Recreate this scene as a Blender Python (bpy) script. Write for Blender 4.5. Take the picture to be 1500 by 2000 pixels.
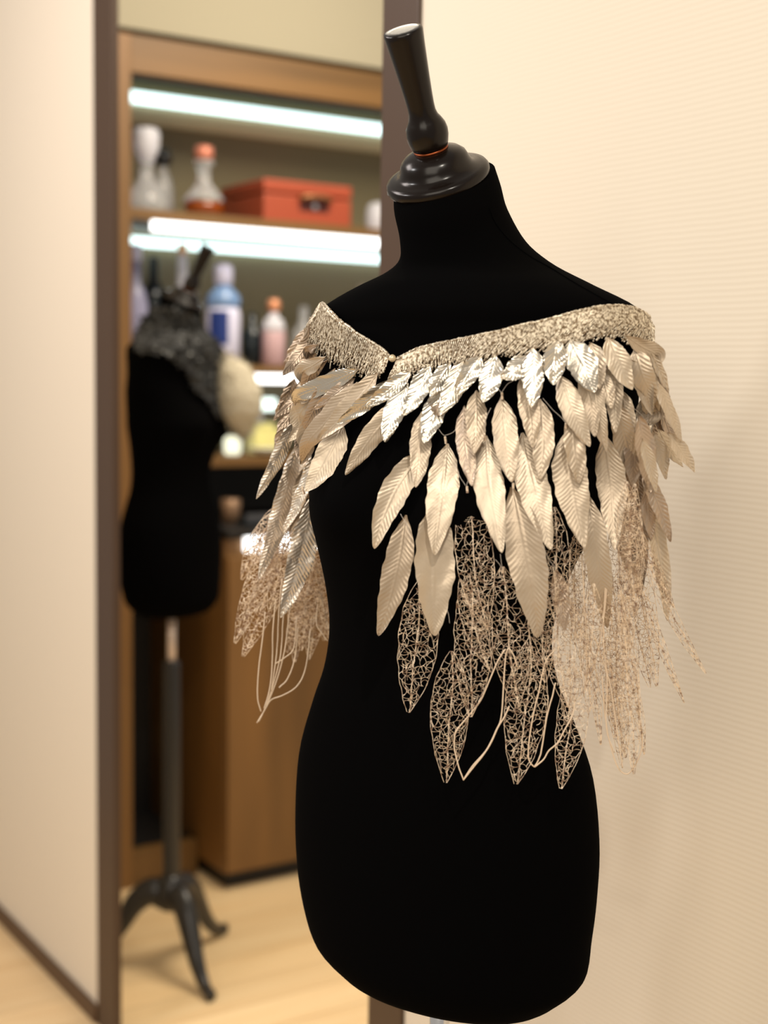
import bpy, math, random
import numpy as np
from mathutils import Vector, Matrix
from mathutils.bvhtree import BVHTree
for o in list(bpy.data.objects): bpy.data.objects.remove(o)
random.seed(7); rng = np.random.default_rng(7)
PI = math.pi
scn = bpy.context.scene
COL = scn.collection

# ------------------------------------------------------------------ camera
FPX, CAMH = 2700.0, 1.50
PITCH = math.atan(260/FPX); ROLL = 0.0155; YAW = -math.radians(33.4)
RM = Matrix.Rotation(YAW, 3, 'Z') @ Matrix.Rotation(PI/2-PITCH, 3, 'X') @ Matrix.Rotation(ROLL, 3, 'Z')
CAM = Vector((0, 0, CAMH))
FWD = Matrix.Rotation(YAW, 3, 'Z') @ Vector((0, 1, 0))
RGT = Matrix.Rotation(YAW, 3, 'Z') @ Vector((1, 0, 0))
cd = bpy.data.cameras.new('camera'); cam = bpy.data.objects.new('camera', cd); COL.objects.link(cam)
cam.matrix_world = Matrix.Translation(CAM) @ RM.to_4x4()
cd.sensor_fit = 'HORIZONTAL'; cd.sensor_width = 36.0; cd.lens = 36*FPX/1500
cd.clip_start = 0.05; cd.clip_end = 50
cd.dof.use_dof = True; cd.dof.focus_distance = 1.36; cd.dof.aperture_fstop = 4.2
scn.camera = cam

# ------------------------------------------------------------------ world, lights, exposure
w = bpy.data.worlds.new('world'); scn.world = w; w.use_nodes = True
bg = w.node_tree.nodes['Background']; bg.inputs[0].default_value = (1.0, .92, .81, 1); bg.inputs[1].default_value = 0.40
scn.view_settings.view_transform = 'Standard'; scn.view_settings.look = 'None'
scn.view_settings.gamma = 1; scn.view_settings.use_curve_mapping = False
scn.view_settings.exposure = 0.06
def area(name, loc, target, size, power, color, sy=None):
    l = bpy.data.lights.new(name, 'AREA'); l.energy = power; l.color = color; l.size = size
    if sy: l.shape = 'RECTANGLE'; l.size_y = sy
    o = bpy.data.objects.new(name, l); COL.objects.link(o); o.location = loc
    o.rotation_euler = (Vector(target)-Vector(loc)).to_track_quat('-Z', 'Y').to_euler(); return o
def spot(name, loc, target, power, color, ang, rad, blend=.5):
    l = bpy.data.lights.new(name, 'SPOT'); l.energy = power; l.color = color
    l.spot_size = math.radians(ang); l.shadow_soft_size = rad; l.spot_blend = blend
    o = bpy.data.objects.new(name, l); COL.objects.link(o); o.location = loc
    o.rotation_euler = (Vector(target)-Vector(loc)).to_track_quat('-Z', 'Y').to_euler(); return o
area('ceiling_light_front', (-1.0, -.2, 2.4), (1.0, 1.0, .6), 1.5, 27, (1, .90, .76))
spot('feather_spot', (.15, -.2, 2.7), (.75, 1.12, 1.1), 50, (1, .92, .80), 100, .025, 1)  # added key spot for highlights on the foil feathers
spot('feather_spot', (-.8, 1.9, 2.5), (.80, 1.2, 1.35), 36, (.99, .97, .95), 100, .12, 1)  # added side spot, lifts the left lace and rakes the foil ridges
area('ceiling_light_back', (2.0, 2.5, 3.0), (1.9, 3.1, 0), 1.0, 54, (1, .88, .70))
area('left_wall_fill', (-.35, 2.5, 2.7), (1.1, 3.2, 0.6), .9, 34, (1, .89, .84))  # added pinkish fill that brightens the left wall

# ------------------------------------------------------------------ helpers
def ray(px, py):
    return RM @ Vector(((px-750)/FPX, -(py-1000)/FPX, -1.0))
def dep(px, py, D):
    d = ray(px, py); return CAM + d*(D/d.dot(FWD))
def onp(px, py, ax, val):
    d = ray(px, py); return CAM + d*((val-CAM[ax])/d[ax])
def lin(r, g, b):
    f = lambda c: (c/255/12.92) if c/255 <= .04045 else ((c/255+.055)/1.055)**2.4
    return (f(r), f(g), f(b), 1)
def catmull(ps, n):
    ps = [np.array(p, float) for p in ps]
    P = [2*ps[0]-ps[1]]+ps+[2*ps[-1]-ps[-2]]
    out = []; m = len(ps)-1
    for i in range(n):
        u = i/(n-1)*m; k = min(int(u), m-1); t = u-k
        a, b, c, d = P[k:k+4]
        out.append(.5*((2*b)+(c-a)*t+(2*a-5*b+4*c-d)*t*t+(3*b-a-3*c+d)*t**3))
    return np.array(out)
class MB:
    def __init__(s): s.v = []; s.f = []; s.n = 0
    def add(s, v, f):
        v = np.asarray(v, float).reshape(-1, 3); s.v.append(v); s.f += [tuple(i+s.n for i in q) for q in f]; s.n += len(v); return s
    def box(s, a, b):
        x0, y0, z0 = a; x1, y1, z1 = b
        return s.add([(x0,y0,z0),(x1,y0,z0),(x1,y1,z0),(x0,y1,z0),(x0,y0,z1),(x1,y0,z1),(x1,y1,z1),(x0,y1,z1)],
              [(0,3,2,1),(4,5,6,7),(0,1,5,4),(1,2,6,5),(2,3,7,6),(3,0,4,7)])
    def tube(s, pts, r, k=6, cap=True, flat=1.0):
        pts = np.asarray(pts, float); n = len(pts)
        r = np.full(n, r) if np.isscalar(r) else np.asarray(r)
        T = np.gradient(pts, axis=0); T /= (np.linalg.norm(T, axis=1)[:, None]+1e-12)
        ref = np.array([.3, .2, .93]) if abs(T[0][2]) < .9 else np.array([.93, .3, .2])
        U = np.cross(T, ref); U /= (np.linalg.norm(U, axis=1)[:, None]+1e-12); V = np.cross(T, U)
        a = np.arange(k)*2*PI/k
        vv = pts[:, None]+r[:, None, None]*(np.cos(a)[None, :, None]*U[:, None]*flat+np.sin(a)[None, :, None]*V[:, None])
        f = [(i*k+j, i*k+(j+1) % k, (i+1)*k+(j+1) % k, (i+1)*k+j) for i in range(n-1) for j in range(k)]
        if cap: f += [tuple(range(k))[::-1], tuple((n-1)*k+j for j in range(k))]
        return s.add(vv, f)
    def lathe(s, prof, loc, axis=(0, 0, 1), k=40):
        q = Vector((0, 0, 1)).rotation_difference(Vector(axis)).to_matrix()
        vv = []
        for r, z in prof:
            for j in range(k):
                a = 2*PI*j/k; vv.append(tuple(Vector(loc)+q @ Vector((r*math.cos(a), r*math.sin(a), z))))
        n = len(prof)
        f = [(i*k+j, i*k+(j+1) % k, (i+1)*k+(j+1) % k, (i+1)*k+j) for i in range(n-1) for j in range(k)]
        f += [tuple(range(k))[::-1], tuple((n-1)*k+j for j in range(k))]
        return s.add(vv, f)
    def build(s, name, mat, parent=None, smooth=False, bevel=0):
        V = np.concatenate(s.v)
        loc = Vector((0, 0, 0))
        if parent is not None:
            p = parent
            while p is not None: loc = loc + p.location; p = p.parent
        else:
            loc = Vector(((V[:, 0].min()+V[:, 0].max())/2, (V[:, 1].min()+V[:, 1].max())/2, V[:, 2].min()))
        V = V-np.array(loc)
        me = bpy.data.meshes.new(name); me.from_pydata(V.tolist(), [], s.f); me.materials.append(mat)
        if smooth: me.polygons.foreach_set('use_smooth', [True]*len(me.polygons))
        o = bpy.data.objects.new(name, me); COL.objects.link(o)
        if parent is not None: o.parent = parent
        else: o.location = loc
        if bevel:
            m = o.modifiers.new('bevel', 'BEVEL'); m.width = bevel; m.segments = 2; m.limit_method = 'ANGLE'
        return o
def tag(o, label=None, cat=None, group=None, kind=None):
    for k, v in (('label', label), ('category', cat), ('group', group), ('kind', kind)):
        if v: o[k] = v
    return o
def thing(name, loc, label, cat, group=None):
    o = bpy.data.objects.new(name, None); COL.objects.link(o); o.location = loc; o.empty_display_size = .05
    return tag(o, label, cat, group)
def box(name, a, b, mat, parent=None, bevel=0):
    return MB().box(a, b).build(name, mat, parent, bevel=bevel)

# ------------------------------------------------------------------ materials
def mat(name, col, rough=.5, metal=0, spec=.5, **kw):
    m = bpy.data.materials.new(name); m.use_nodes = True; b = m.node_tree.nodes['Principled BSDF']
    b.inputs['Base Color'].default_value = col if len(col) == 4 else (*col, 1)
    b.inputs['Roughness'].default_value = rough; b.inputs['Metallic'].default_value = metal
    b.inputs['Specular IOR Level'].default_value = spec
    for k, v in kw.items(): b.inputs[k.replace('_', ' ')].default_value = v
    return m
def nod(m, t, **kw):
    n = m.node_tree.nodes.new(t)
    for k, v in kw.items(): setattr(n, k, v)
    return n
def lk(m, a, b): m.node_tree.links.new(a, b)
def bump(m, scale, strength, dist=.001, detail=3, stretch=None):
    b = m.node_tree.nodes['Principled BSDF']
    tc = nod(m, 'ShaderNodeTexCoord'); nz = nod(m, 'ShaderNodeTexNoise'); bp = nod(m, 'ShaderNodeBump')
    nz.inputs['Scale'].default_value = scale; nz.inputs['Detail'].default_value = detail
    bp.inputs['Strength'].default_value = strength; bp.inputs['Distance'].default_value = dist
    src = tc.outputs['Object']
    if stretch:
        mp = nod(m, 'ShaderNodeMapping'); mp.inputs['Scale'].default_value = stretch; lk(m, src, mp.inputs[0]); src = mp.outputs[0]
    lk(m, src, nz.inputs[0]); lk(m, nz.outputs[0], bp.inputs['Height']); lk(m, bp.outputs[0], b.inputs['Normal'])
    return nz, src
def varied(m, c1, c2, scale, stretch=None, detail=3, lo=.3, hi=.7):
    b = m.node_tree.nodes['Principled BSDF']
    tc = nod(m, 'ShaderNodeTexCoord'); nz = nod(m, 'ShaderNodeTexNoise'); cr = nod(m, 'ShaderNodeValToRGB')
    nz.inputs['Scale'].default_value = scale; nz.inputs['Detail'].default_value = detail
    src = tc.outputs['Object']
    if stretch:
        mp = nod(m, 'ShaderNodeMapping'); mp.inputs['Scale'].default_value = stretch; lk(m, src, mp.inputs[0]); src = mp.outputs[0]
    cr.color_ramp.elements[0].position = lo; cr.color_ramp.elements[0].color = c1
    cr.color_ramp.elements[1].position = hi; cr.color_ramp.elements[1].color = c2
    lk(m, src, nz.inputs[0]); lk(m, nz.outputs[0], cr.inputs[0]); lk(m, cr.outputs[0], b.inputs['Base Color'])
    return m
def emit(name, col, s):
    return mat(name, (0, 0, 0, 1), Emission_Color=col, Emission_Strength=s)
# ribbed wallpaper
M = {}
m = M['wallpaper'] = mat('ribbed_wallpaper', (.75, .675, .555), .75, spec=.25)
b = m.node_tree.nodes['Principled BSDF']
tc = nod(m, 'ShaderNodeTexCoord'); sx = nod(m, 'ShaderNodeSeparateXYZ'); lk(m, tc.outputs['Object'], sx.inputs[0])
nz = nod(m, 'ShaderNodeTexNoise'); nz.inputs['Scale'].default_value = 9; nz.inputs['Detail'].default_value = 2; lk(m, tc.outputs['Object'], nz.inputs[0])
a1 = nod(m, 'ShaderNodeMath', operation='MULTIPLY_ADD'); a1.inputs[1].default_value = .004; lk(m, nz.outputs[0], a1.inputs[0]); lk(m, sx.outputs[2], a1.inputs[2])
a2 = nod(m, 'ShaderNodeMath', operation='MULTIPLY'); a2.inputs[1].default_value = 2*PI/.0068; lk(m, a1.outputs[0], a2.inputs[0])
a3 = nod(m, 'ShaderNodeMath', operation='SINE'); lk(m, a2.outputs[0], a3.inputs[0])
bp = nod(m, 'ShaderNodeBump'); bp.inputs['Strength'].default_value = .22; bp.inputs['Distance'].default_value = .0004
lk(m, a3.outputs[0], bp.inputs['Height']); lk(m, bp.outputs[0], b.inputs['Normal'])
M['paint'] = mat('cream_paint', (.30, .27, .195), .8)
M['frame'] = mat('dark_brown_frame', lin(68, 48, 32), .5); bump(M['frame'], 30, .1, stretch=(8, 8, 1))
M['base'] = mat('baseboard_brown', lin(80, 55, 33), .5)
def wood(name, c1, c2, st, rough=.5):
    m = mat(name, c1, rough); varied(m, c1, c2, 6, stretch=st, detail=5); return m
M['oak'] = wood('warm_oak', lin(98, 69, 32), lin(130, 92, 46), (1, 1, .12))
M['oak_h'] = wood('warm_oak_horizontal', lin(88, 62, 26), lin(120, 86, 42), (.15, 1, 2.5))
M['plank'] = wood('light_floor_board', lin(230, 196, 146), lin(240, 212, 166), (.3, 5, 1), .38)
b = M['plank'].node_tree.nodes
oi = nod(M['plank'], 'ShaderNodeObjectInfo'); hs = nod(M['plank'], 'ShaderNodeHueSaturation'); mr = nod(M['plank'], 'ShaderNodeMapRange')
mr.inputs[3].default_value = .94; mr.inputs[4].default_value = 1.06
lk(M['plank'], oi.outputs['Random'], mr.inputs[0]); lk(M['plank'], mr.outputs[0], hs.inputs['Value'])
lk(M['plank'], [n for n in b if n.type == 'VALTORGB'][0].outputs[0], hs.inputs['Color']); lk(M['plank'], hs.outputs[0], b['Principled BSDF'].inputs['Base Color'])
M['joint'] = mat('floor_joint', lin(150, 110, 70), .8)
M['olive'] = mat('olive_back_panel', lin(128, 118, 88), .35)
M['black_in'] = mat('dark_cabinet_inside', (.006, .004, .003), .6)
M['velvet'] = mat('black_velvet', (.0016, .0015, .0016), 1, spec=.02)
M['lacquer'] = mat('black_lacquered_wood', (.006, .0035, .0025), .22, spec=.25); bump(M['lacquer'], 60, .05)
M['standblack'] = mat('black_painted_wood', (.018, .016, .014), .3)
M['copper'] = mat('copper_ring', lin(130, 68, 40), .35, 1)
M['chrome'] = mat('chrome', (.8, .8, .82), .18, 1)
M['led'] = emit('led_cool', (.74, .98, .97, 1), 2.6); M['ledw'] = emit('led_white', (1, 1, .97, 1), 3.5)
M['glass'] = mat('clear_glass', (.93, .95, 1), .04, Transmission_Weight=.75, IOR=1.35)
M['frost'] = mat('frosted_glass', (.86, .86, .95), .25, Transmission_Weight=.35, IOR=1.3)
def foil(name, c1, c2, rough, metal, bs):
    m = mat(name, c1, rough, metal)
    nt = m.node_tree; b = nt.nodes['Principled BSDF']
    nz, src = bump(m, 55, bs, .004, 2)
    nz.inputs['Distortion'].default_value = .6
    oi = nod(m, 'ShaderNodeObjectInfo'); mx = nod(m, 'ShaderNodeMix', data_type='RGBA')
    mx.inputs[6].default_value = c1; mx.inputs[7].default_value = c2
    lk(m, oi.outputs['Random'], mx.inputs[0]); lk(m, mx.outputs[2], b.inputs['Base Color'])
    mr = nod(m, 'ShaderNodeMapRange'); mr.inputs[3].default_value = rough*.85; mr.inputs[4].default_value = rough*1.25
    lk(m, nz.outputs[0], mr.inputs[0]); lk(m, mr.outputs[0], b.inputs['Roughness'])
    return m
M['champagne'] = foil('champagne_foil', lin(184, 166, 144), lin(204, 188, 166), .40, .45, .25)
M['silver'] = foil('silver_foil', lin(208, 199, 184), lin(222, 214, 200), .23, .85, .13)
M['crinkle'] = foil('crinkled_foil', lin(224, 210, 194), lin(236, 226, 212), .3, .6, 1.0)
M['champagne_shaded'] = foil('shaded_champagne_foil', lin(176, 158, 140), lin(190, 170, 150), .38, .65, .3)  # darker copy of the champagne foil, shade put into the colour
M['wire'] = mat('lace_wire', lin(206, 178, 148), .45, .1); varied(M['wire'], lin(146, 116, 94), lin(238, 218, 192), 260, lo=.36, hi=.56)
M['cord'] = mat('lace_cord', lin(226, 204, 178), .5)
M['thread'] = mat('nylon_thread', lin(190, 180, 170), .3)
M['bead'] = mat('beaded_knit', lin(198, 180, 148), .35, .45); varied(M['bead'], lin(120, 98, 70), lin(236, 224, 202), 420, lo=.36, hi=.62)
M['knit'] = mat('knit_base', lin(84, 64, 44), .8)

# ------------------------------------------------------------------ the setting
WX = 1.16; WT = .012
tag(box('wall_right', (WX, -1.2, 0), (WX+WT, 1.70, 2.9), M['wallpaper']), kind='structure')
tag(box('wall_left', (WX, 2.90, 0), (WX+WT, 4.20, 2.9), M['wallpaper']), kind='structure')
tag(box('trim_1', (WX-.006, 1.680, 0), (WX+WT, 1.775, 2.9), M['frame'], bevel=.002), kind='structure')
tag(box('trim_2', (WX-.006, 2.822, 0), (WX+WT, 2.925, 2.9), M['frame'], bevel=.002), kind='structure')
tag(box('baseboard_left', (WX-.012, 2.925, 0), (WX, 4.20, .042), M['base'], bevel=.002), kind='structure')
tag(box('baseboard_right', (WX-.012, -1.2, 0), (WX, 1.68, .042), M['base'], bevel=.002), kind='structure')
fl = tag(box('floor', (-1.6, -1.2, -.06), (3.4, 4.5, -.012), M['joint']), kind='structure')
pm = None
for r in range(44):
    y0 = -1.2+r*.13
    for c in range(4):
        x0 = -1.6+c*1.25+(r % 3)*.0
        off = ((r*.47) % 1.0)*.6-.3
        a = max(-1.6, x0+(off if c else 0)); bb = min(3.4, x0+1.25+(off if c < 3 else 0))
        MB().box((a+.0012, y0+.0012, -.0119), (bb-.0012, min(y0+.1288, 4.5), 0)).build('plank', M['plank'], fl)
BY = 3.68      # front plane of the shelving
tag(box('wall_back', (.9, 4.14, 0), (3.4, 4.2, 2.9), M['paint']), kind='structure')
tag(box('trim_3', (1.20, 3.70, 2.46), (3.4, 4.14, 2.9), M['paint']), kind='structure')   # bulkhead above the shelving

# ------------------------------------------------------------------ shelving unit
su = thing('shelving_unit', (2.3, 3.9, 0), 'tall warm oak shelving unit with lit shelves and olive back panel', 'shelving')
XL, XR = 1.512, 3.30
box('side_post', (XL, BY, 0), (XL+.052, BY+.40, 2.44), M['oak'], su, .002)
box('side_post', (XR, BY, 0), (XR+.05, BY+.40, 2.44), M['oak'], su, .002)
box('top_beam', (XL+.052, BY+.004, 2.338), (XR, BY+.05, 2.44), M['oak_h'], su, .002)
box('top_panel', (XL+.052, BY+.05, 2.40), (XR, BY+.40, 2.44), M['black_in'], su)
box('back_panel', (XL+.052, BY+.385, 1.02), (XR, BY+.40, 2.40), M['olive'], su)
box('painted_light_wash', (XL+.052, BY+.37, 2.27), (XR, BY+.385, 2.325), mat('light_wash_beige', lin(215, 198, 160), .6), su)  # beige colour stands for the strip's light on the back wall
box('light_strip', (XL+.052, BY+.355, 2.330), (XR, BY+.375, 2.362), M['led'], su)
# shelf one
def shelf(z, th):
    return box('shelf', (XL+.052, BY+.01, z-th), (XR, BY+.384, z), M['oak_h'], su, .002)
shelf(1.968, .030)
box('light_strip', (XL+.118, BY+.0, 1.908), (XR, BY+.016, 1.936), M['ledw'], su)
box('light_strip', (XL+.052, BY+.36, 1.898), (XR, BY+.378, 1.925), M['led'], su)  # glowing bar for the front strip's reflection in the glossy back
shelf(1.535, .022)
box('light_strip', (XL+.052, BY+.0, 1.482), (XR, BY+.014, 1.508), M['ledw'], su)
shelf(1.262, .030)
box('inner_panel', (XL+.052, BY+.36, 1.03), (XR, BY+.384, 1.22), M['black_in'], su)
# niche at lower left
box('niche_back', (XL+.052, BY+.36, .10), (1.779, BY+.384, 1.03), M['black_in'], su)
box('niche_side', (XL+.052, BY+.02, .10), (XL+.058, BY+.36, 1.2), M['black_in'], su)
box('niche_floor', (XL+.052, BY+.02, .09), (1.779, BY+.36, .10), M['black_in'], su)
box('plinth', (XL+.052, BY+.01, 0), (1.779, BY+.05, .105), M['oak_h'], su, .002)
# counter cabinet
CX, CYF = 1.782, 3.505
cc = thing('counter_cabinet', (2.5, 3.75, 0), 'warm oak counter cabinet standing proud below the lit shelves', 'cabinet')
box('carcass', (CX, CYF+.02, .05), (3.30, BY+.38, 1.035), M['oak'], cc, .003)
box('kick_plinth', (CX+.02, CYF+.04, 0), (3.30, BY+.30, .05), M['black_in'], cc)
for i in range(3):
    x0 = CX+i*.50
    dr = box('cabinet_door', (x0+.002, CYF, .055), (x0+.498, CYF+.019, .985), M['oak'], cc, .002)
box('light_strip', (CX+.06, CYF-.002, 1.000), (3.30, CYF+.018, 1.040), M['ledw'], cc)
ct = tag(box('worktop', (CX-.005, CYF-.005, 1.042), (3.30, BY+.355, 1.066), M['black_in'], bevel=.002), 'dark counter top running over the oak cabinet', 'counter top')

# ------------------------------------------------------------------ shelf items
def item(name, px, yw, z, label, cat):
    p = onp(px, 700, 1, yw); return thing(name, (p.x, yw, z), label, cat)
def lat(t, name, prof, m, k=28, parent=None):
    return MB().lathe(prof, t.location, k=k).build(name, m, parent or t, smooth=True)
Z1, Z2, Z3, Z4 = 1.9685, 1.5355, 1.2625, 1.0665
amber = mat('amber_liquid', lin(150, 70, 14), .15, Transmission_Weight=.25)
pinkc = mat('copper_pink_cap', lin(205, 130, 108), .4, .3)
t = item('glass_decanter', 286, 3.85, Z1, 'clear glass decanter with tall flared stopper beside the left post', 'decanter')
lat(t, 'bowl', [(.055, 0), (.062, .004), (.064, .03), (.058, .055), (.036, .088), (.022, .105), (.019, .14), (.024, .15)], M['glass'])
lat(t, 'stopper', [(.012, .148), (.022, .156), (.038, .195), (.04, .235), (.034, .25), (.02, .254)], M['frost'])
t = item('dark_capped_bottle', 318, 3.97, Z1, 'small glass bottle with black round cap behind the two decanters', 'bottle')
lat(t, 'bottle_body', [(.03, 0), (.034, .004), (.034, .09), (.026, .13), (.014, .15), (.014, .17)], M['glass'])
lat(t, 'cap', [(.018, .168), (.025, .175), (.027, .195), (.022, .214), (.01, .22)], mat('black_cap', (.01, .01, .012), .3))
t = item('whiskey_decanter', 397, 3.83, Z1, 'glass decanter of amber liquor with copper pink stopper beside red case', 'decanter')
lat(t, 'liquor', [(.052, .012), (.057, .016), (.060, .045), (.052, .052)], amber)
lat(t, 'bowl', [(.062, .053), (.0605, .060), (.034, .09), (.020, .11), (.018, .15), (.03, .162), (.03, .172)], M['glass'])
lat(t, 'stopper', [(.014, .172), (.027, .178), (.030, .195), (.026, .214), (.012, .218)], pinkc)
lat(t, 'white_base', [(.04, -.0002), (.05, .002), (.05, .012), (.04, .013)], M['frost'])
# red case
p0 = onp(515, 455, 1, 3.74); t = thing('leather_case', (p0.x+.14, 3.83, Z1), 'orange red leather case with bronze handle on the upper shelf', 'case')
red = mat('orange_red_leather', lin(158, 68, 40), .5); bump(red, 120, .1)
x0, x1 = p0.x, onp(686, 455, 1, 3.74).x
box('case_body', (x0, 3.74, Z1), (x1, 4.03, Z1+.085), red, t, .006)
box('case_lid', (x0-.001, 3.739, Z1+.089), (x1+.001, 4.031, Z1+.128), red, t, .006)
xm = (x0+x1)/2+.02
box('handle_recess', (xm-.052, 3.7385, Z1+.04), (xm+.052, 3.742, Z1+.082), mat('dark_red_recess', lin(70, 20, 14), .7), t)
MB().tube(catmull([(xm-.05, 3.735, Z1+.075), (xm-.045, 3.722, Z1+.08), (xm, 3.716, Z1+.084), (xm+.045, 3.722, Z1+.08), (xm+.05, 3.735, Z1+.075)], 16), .008, 8).build('handle', mat('bronze', lin(150, 105, 70), .4, .6), t, True)
MB().lathe([(.004, 0), (.009, .001), (.009, .006), (.004, .007)], (xm, 3.739, Z1+.055), (0, -1, 0), 16).build('clasp', M['chrome'], t)
t = item('pale_glass_jar', 735, 3.9, Z1, 'pale frosted glass jar right of the red case', 'jar')
lat(t, 'jar_body', [(.03, 0), (.04, .004), (.042, .06), (.036, .10), (.02, .11)], M['frost'])
# middle shelf
wht = mat('white_label', lin(205, 205, 232), .5); blu = mat('deep_blue_label', lin(14, 46, 120), .4); lb = mat('light_blue_glass', lin(130, 165, 215), .2, Transmission_Weight=.3)
drk = mat('dark_bottle_glass', (.01, .016, .02), .1)
t = item('lilac_bottle', 264, 3.86, Z2, 'tall lilac white bottle against the left post', 'bottle')
lat(t, 'bottle_body', [(.03, 0), (.036, .004), (.038, .17), (.03, .21), (.016, .24), (.016, .30)], mat('lilac_glass', lin(170, 168, 200), .25, Transmission_Weight=.3))
lat(t, 'cap', [(.017, .30), (.019, .302), (.019, .345), (.015, .348)], wht)
t = item('dark_wine_bottle', 300, 3.93, Z2, 'dark glass bottle between lilac bottle and slim white bottle', 'bottle')
lat(t, 'bottle_body', [(.03, 0), (.038, .004), (.038, .19), (.028, .23), (.015, .25), (.014, .32), (.010, .322)], drk)
t = item('slim_white_bottle', 356, 3.86, Z2, 'slim necked pale bottle with tan cap behind the far mannequin neck', 'bottle')
lat(t, 'bottle_body', [(.04, 0), (.045, .004), (.045, .16), (.035, .20), (.016, .24), (.013, .33)], M['frost'])
lat(t, 'cap', [(.014, .33), (.015, .331), (.015, .358), (.012, .36)], mat('tan_cap', lin(222, 180, 130), .5))
t = item('blue_label_bottle', 436, 3.80, Z2, 'white capped bottle with blue label and pale diamond beside far mannequin', 'bottle')
lat(t, 'bottle_body', [(.045, 0), (.05, .005), (.052, .15), (.046, .172)], mat('white_ceramic', lin(214, 214, 240), .3))
lat(t, 'shoulder', [(.046, .170), (.052, .180), (.050, .205), (.026, .232), (.02, .24)], lb)
lat(t, 'cap', [(.021, .238), (.027, .242), (.028, .285), (.022, .30), (.01, .302)], wht)
c = Vector(t.location)
qv = [(math.cos(a)*.0535, math.sin(a)*.0535, z) for z in (.06, .16) for a in np.linspace(-2.9, -1.75, 9)]
MB().add([(c.x+a, c.y+b_, c.z+z) for a, b_, z in qv], [(i, i+1, 10+i, 9+i) for i in range(8)]).build('label_band', blu, t)
t = item('small_dark_bottle', 492, 3.86, Z2, 'dark bottle left of the pink bottle', 'bottle')
lat(t, 'bottle_body', [(.028, 0), (.033, .004), (.033, .10), (.022, .115), (.014, .13), (.014, .16), (.01, .162)], drk)
t = item('pink_bottle', 534, 3.80, Z2, 'pink bottle with round copper stopper on the middle shelf', 'bottle')
lat(t, 'bottle_body', [(.032, 0), (.037, .004), (.037, .10), (.036, .105)], mat('pink_gin', lin(226, 190, 196), .2, Transmission_Weight=.2))
lat(t, 'shoulder', [(.036, .104), (.036, .12), (.028, .142), (.016, .15), (.013, .165)], M['frost'])
lat(t, 'stopper', [(.012, .165), (.019, .170), (.022, .186), (.018, .202), (.008, .206)], mat('copper_stopper', lin(214, 148, 110), .35, .4))
t = item('clear_glass_bottle', 592, 3.88, Z2, 'clear glass bottle right of the pink bottle', 'bottle')
lat(t, 'bottle_body', [(.032, 0), (.038, .004), (.038, .11), (.022, .13), (.014, .15), (.014, .19), (.01, .192)], M['glass'])
t = item('pale_round_vase', 712, 3.80, Z2, 'pale rounded glass vase beside the right frame post', 'vase')
lat(t, 'vase_body', [(.03, 0), (.05, .01), (.06, .05), (.05, .12), (.03, .19), (.026, .25), (.03, .26)], mat('pale_pink_glass', lin(190, 170, 160), .2, Transmission_Weight=.5))
# lower shelf
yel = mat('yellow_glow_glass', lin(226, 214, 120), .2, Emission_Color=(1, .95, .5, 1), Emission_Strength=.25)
cand = emit('candle_glow', (1, .98, .72, 1), 1.3)
t = item('lit_candle_glass', 270, 3.80, Z3, 'glowing pale yellow candle glass low by the left post', 'candle')
lat(t, 'cup', [(.028, 0), (.036, .006), (.038, .04), (.028, .055)], cand)
lat(t, 'top', [(.016, .055), (.02, .06), (.02, .08), (.01, .088)], M['frost'])
t = item('lit_candle_glass', 455, 3.80, Z3, 'glowing candle glass just right of the far mannequin', 'candle')
lat(t, 'cup', [(.02, 0), (.026, .006), (.027, .045), (.018, .055)], cand)
t = item('yellow_glass_jar', 518, 3.83, Z3, 'square yellow glass jar on the lower shelf', 'jar')
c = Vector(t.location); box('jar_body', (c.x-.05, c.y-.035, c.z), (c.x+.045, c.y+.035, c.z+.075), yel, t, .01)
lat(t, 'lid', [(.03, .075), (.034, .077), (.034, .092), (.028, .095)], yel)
t = item('white_bowl', 520, 3.735, Z3, 'low white bowl in front of the yellow jar', 'bowl')
lat(t, 'bowl_shell', [(.02, 0), (.024, .002), (.05, .018), (.052, .022), (.045, .02), (.02, .008)], mat('white_china', lin(225, 222, 205), .3))
t = item('led_reflection', 512, 3.95, Z3, 'glowing block standing for an LED reflection at the back of the lower shelf', 'reflection')  # emissive block built for the LED highlight reflected behind the items
c = Vector(t.location); box('block', (c.x-.07, c.y-.01, c.z+.13), (c.x+.05, c.y+.01, c.z+.17), emit('led_reflection_glow', (.85, 1, .92, 1), 2.2), t, .006)
box('block_stand', (c.x-.012, c.y-.008, c.z), (c.x+.0, c.y+.008, c.z+.13), M['frost'], t)
t = item('small_brass_cup', 452, 3.66, Z4, 'small dull brass cup on the dark counter', 'cup')
lat(t, 'cup_body', [(.02, 0), (.026, .004), (.03, .07), (.026, .072)], mat('dull_brass', lin(150, 120, 95), .4, .5))
t = item('black_tray', 500, 3.62, Z4, 'black rectangular tray on the dark counter', 'tray')
c = Vector(t.location); box('tray_base', (c.x-.06, c.y-.06, c.z), (c.x+.2, c.y+.06, c.z+.012), drk, t, .002)
box('tray_rim', (c.x-.06, c.y-.06, c.z+.012), (c.x+.2, c.y-.054, c.z+.035), mat('grey_rim', lin(70, 70, 74), .4), t, .002)

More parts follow.
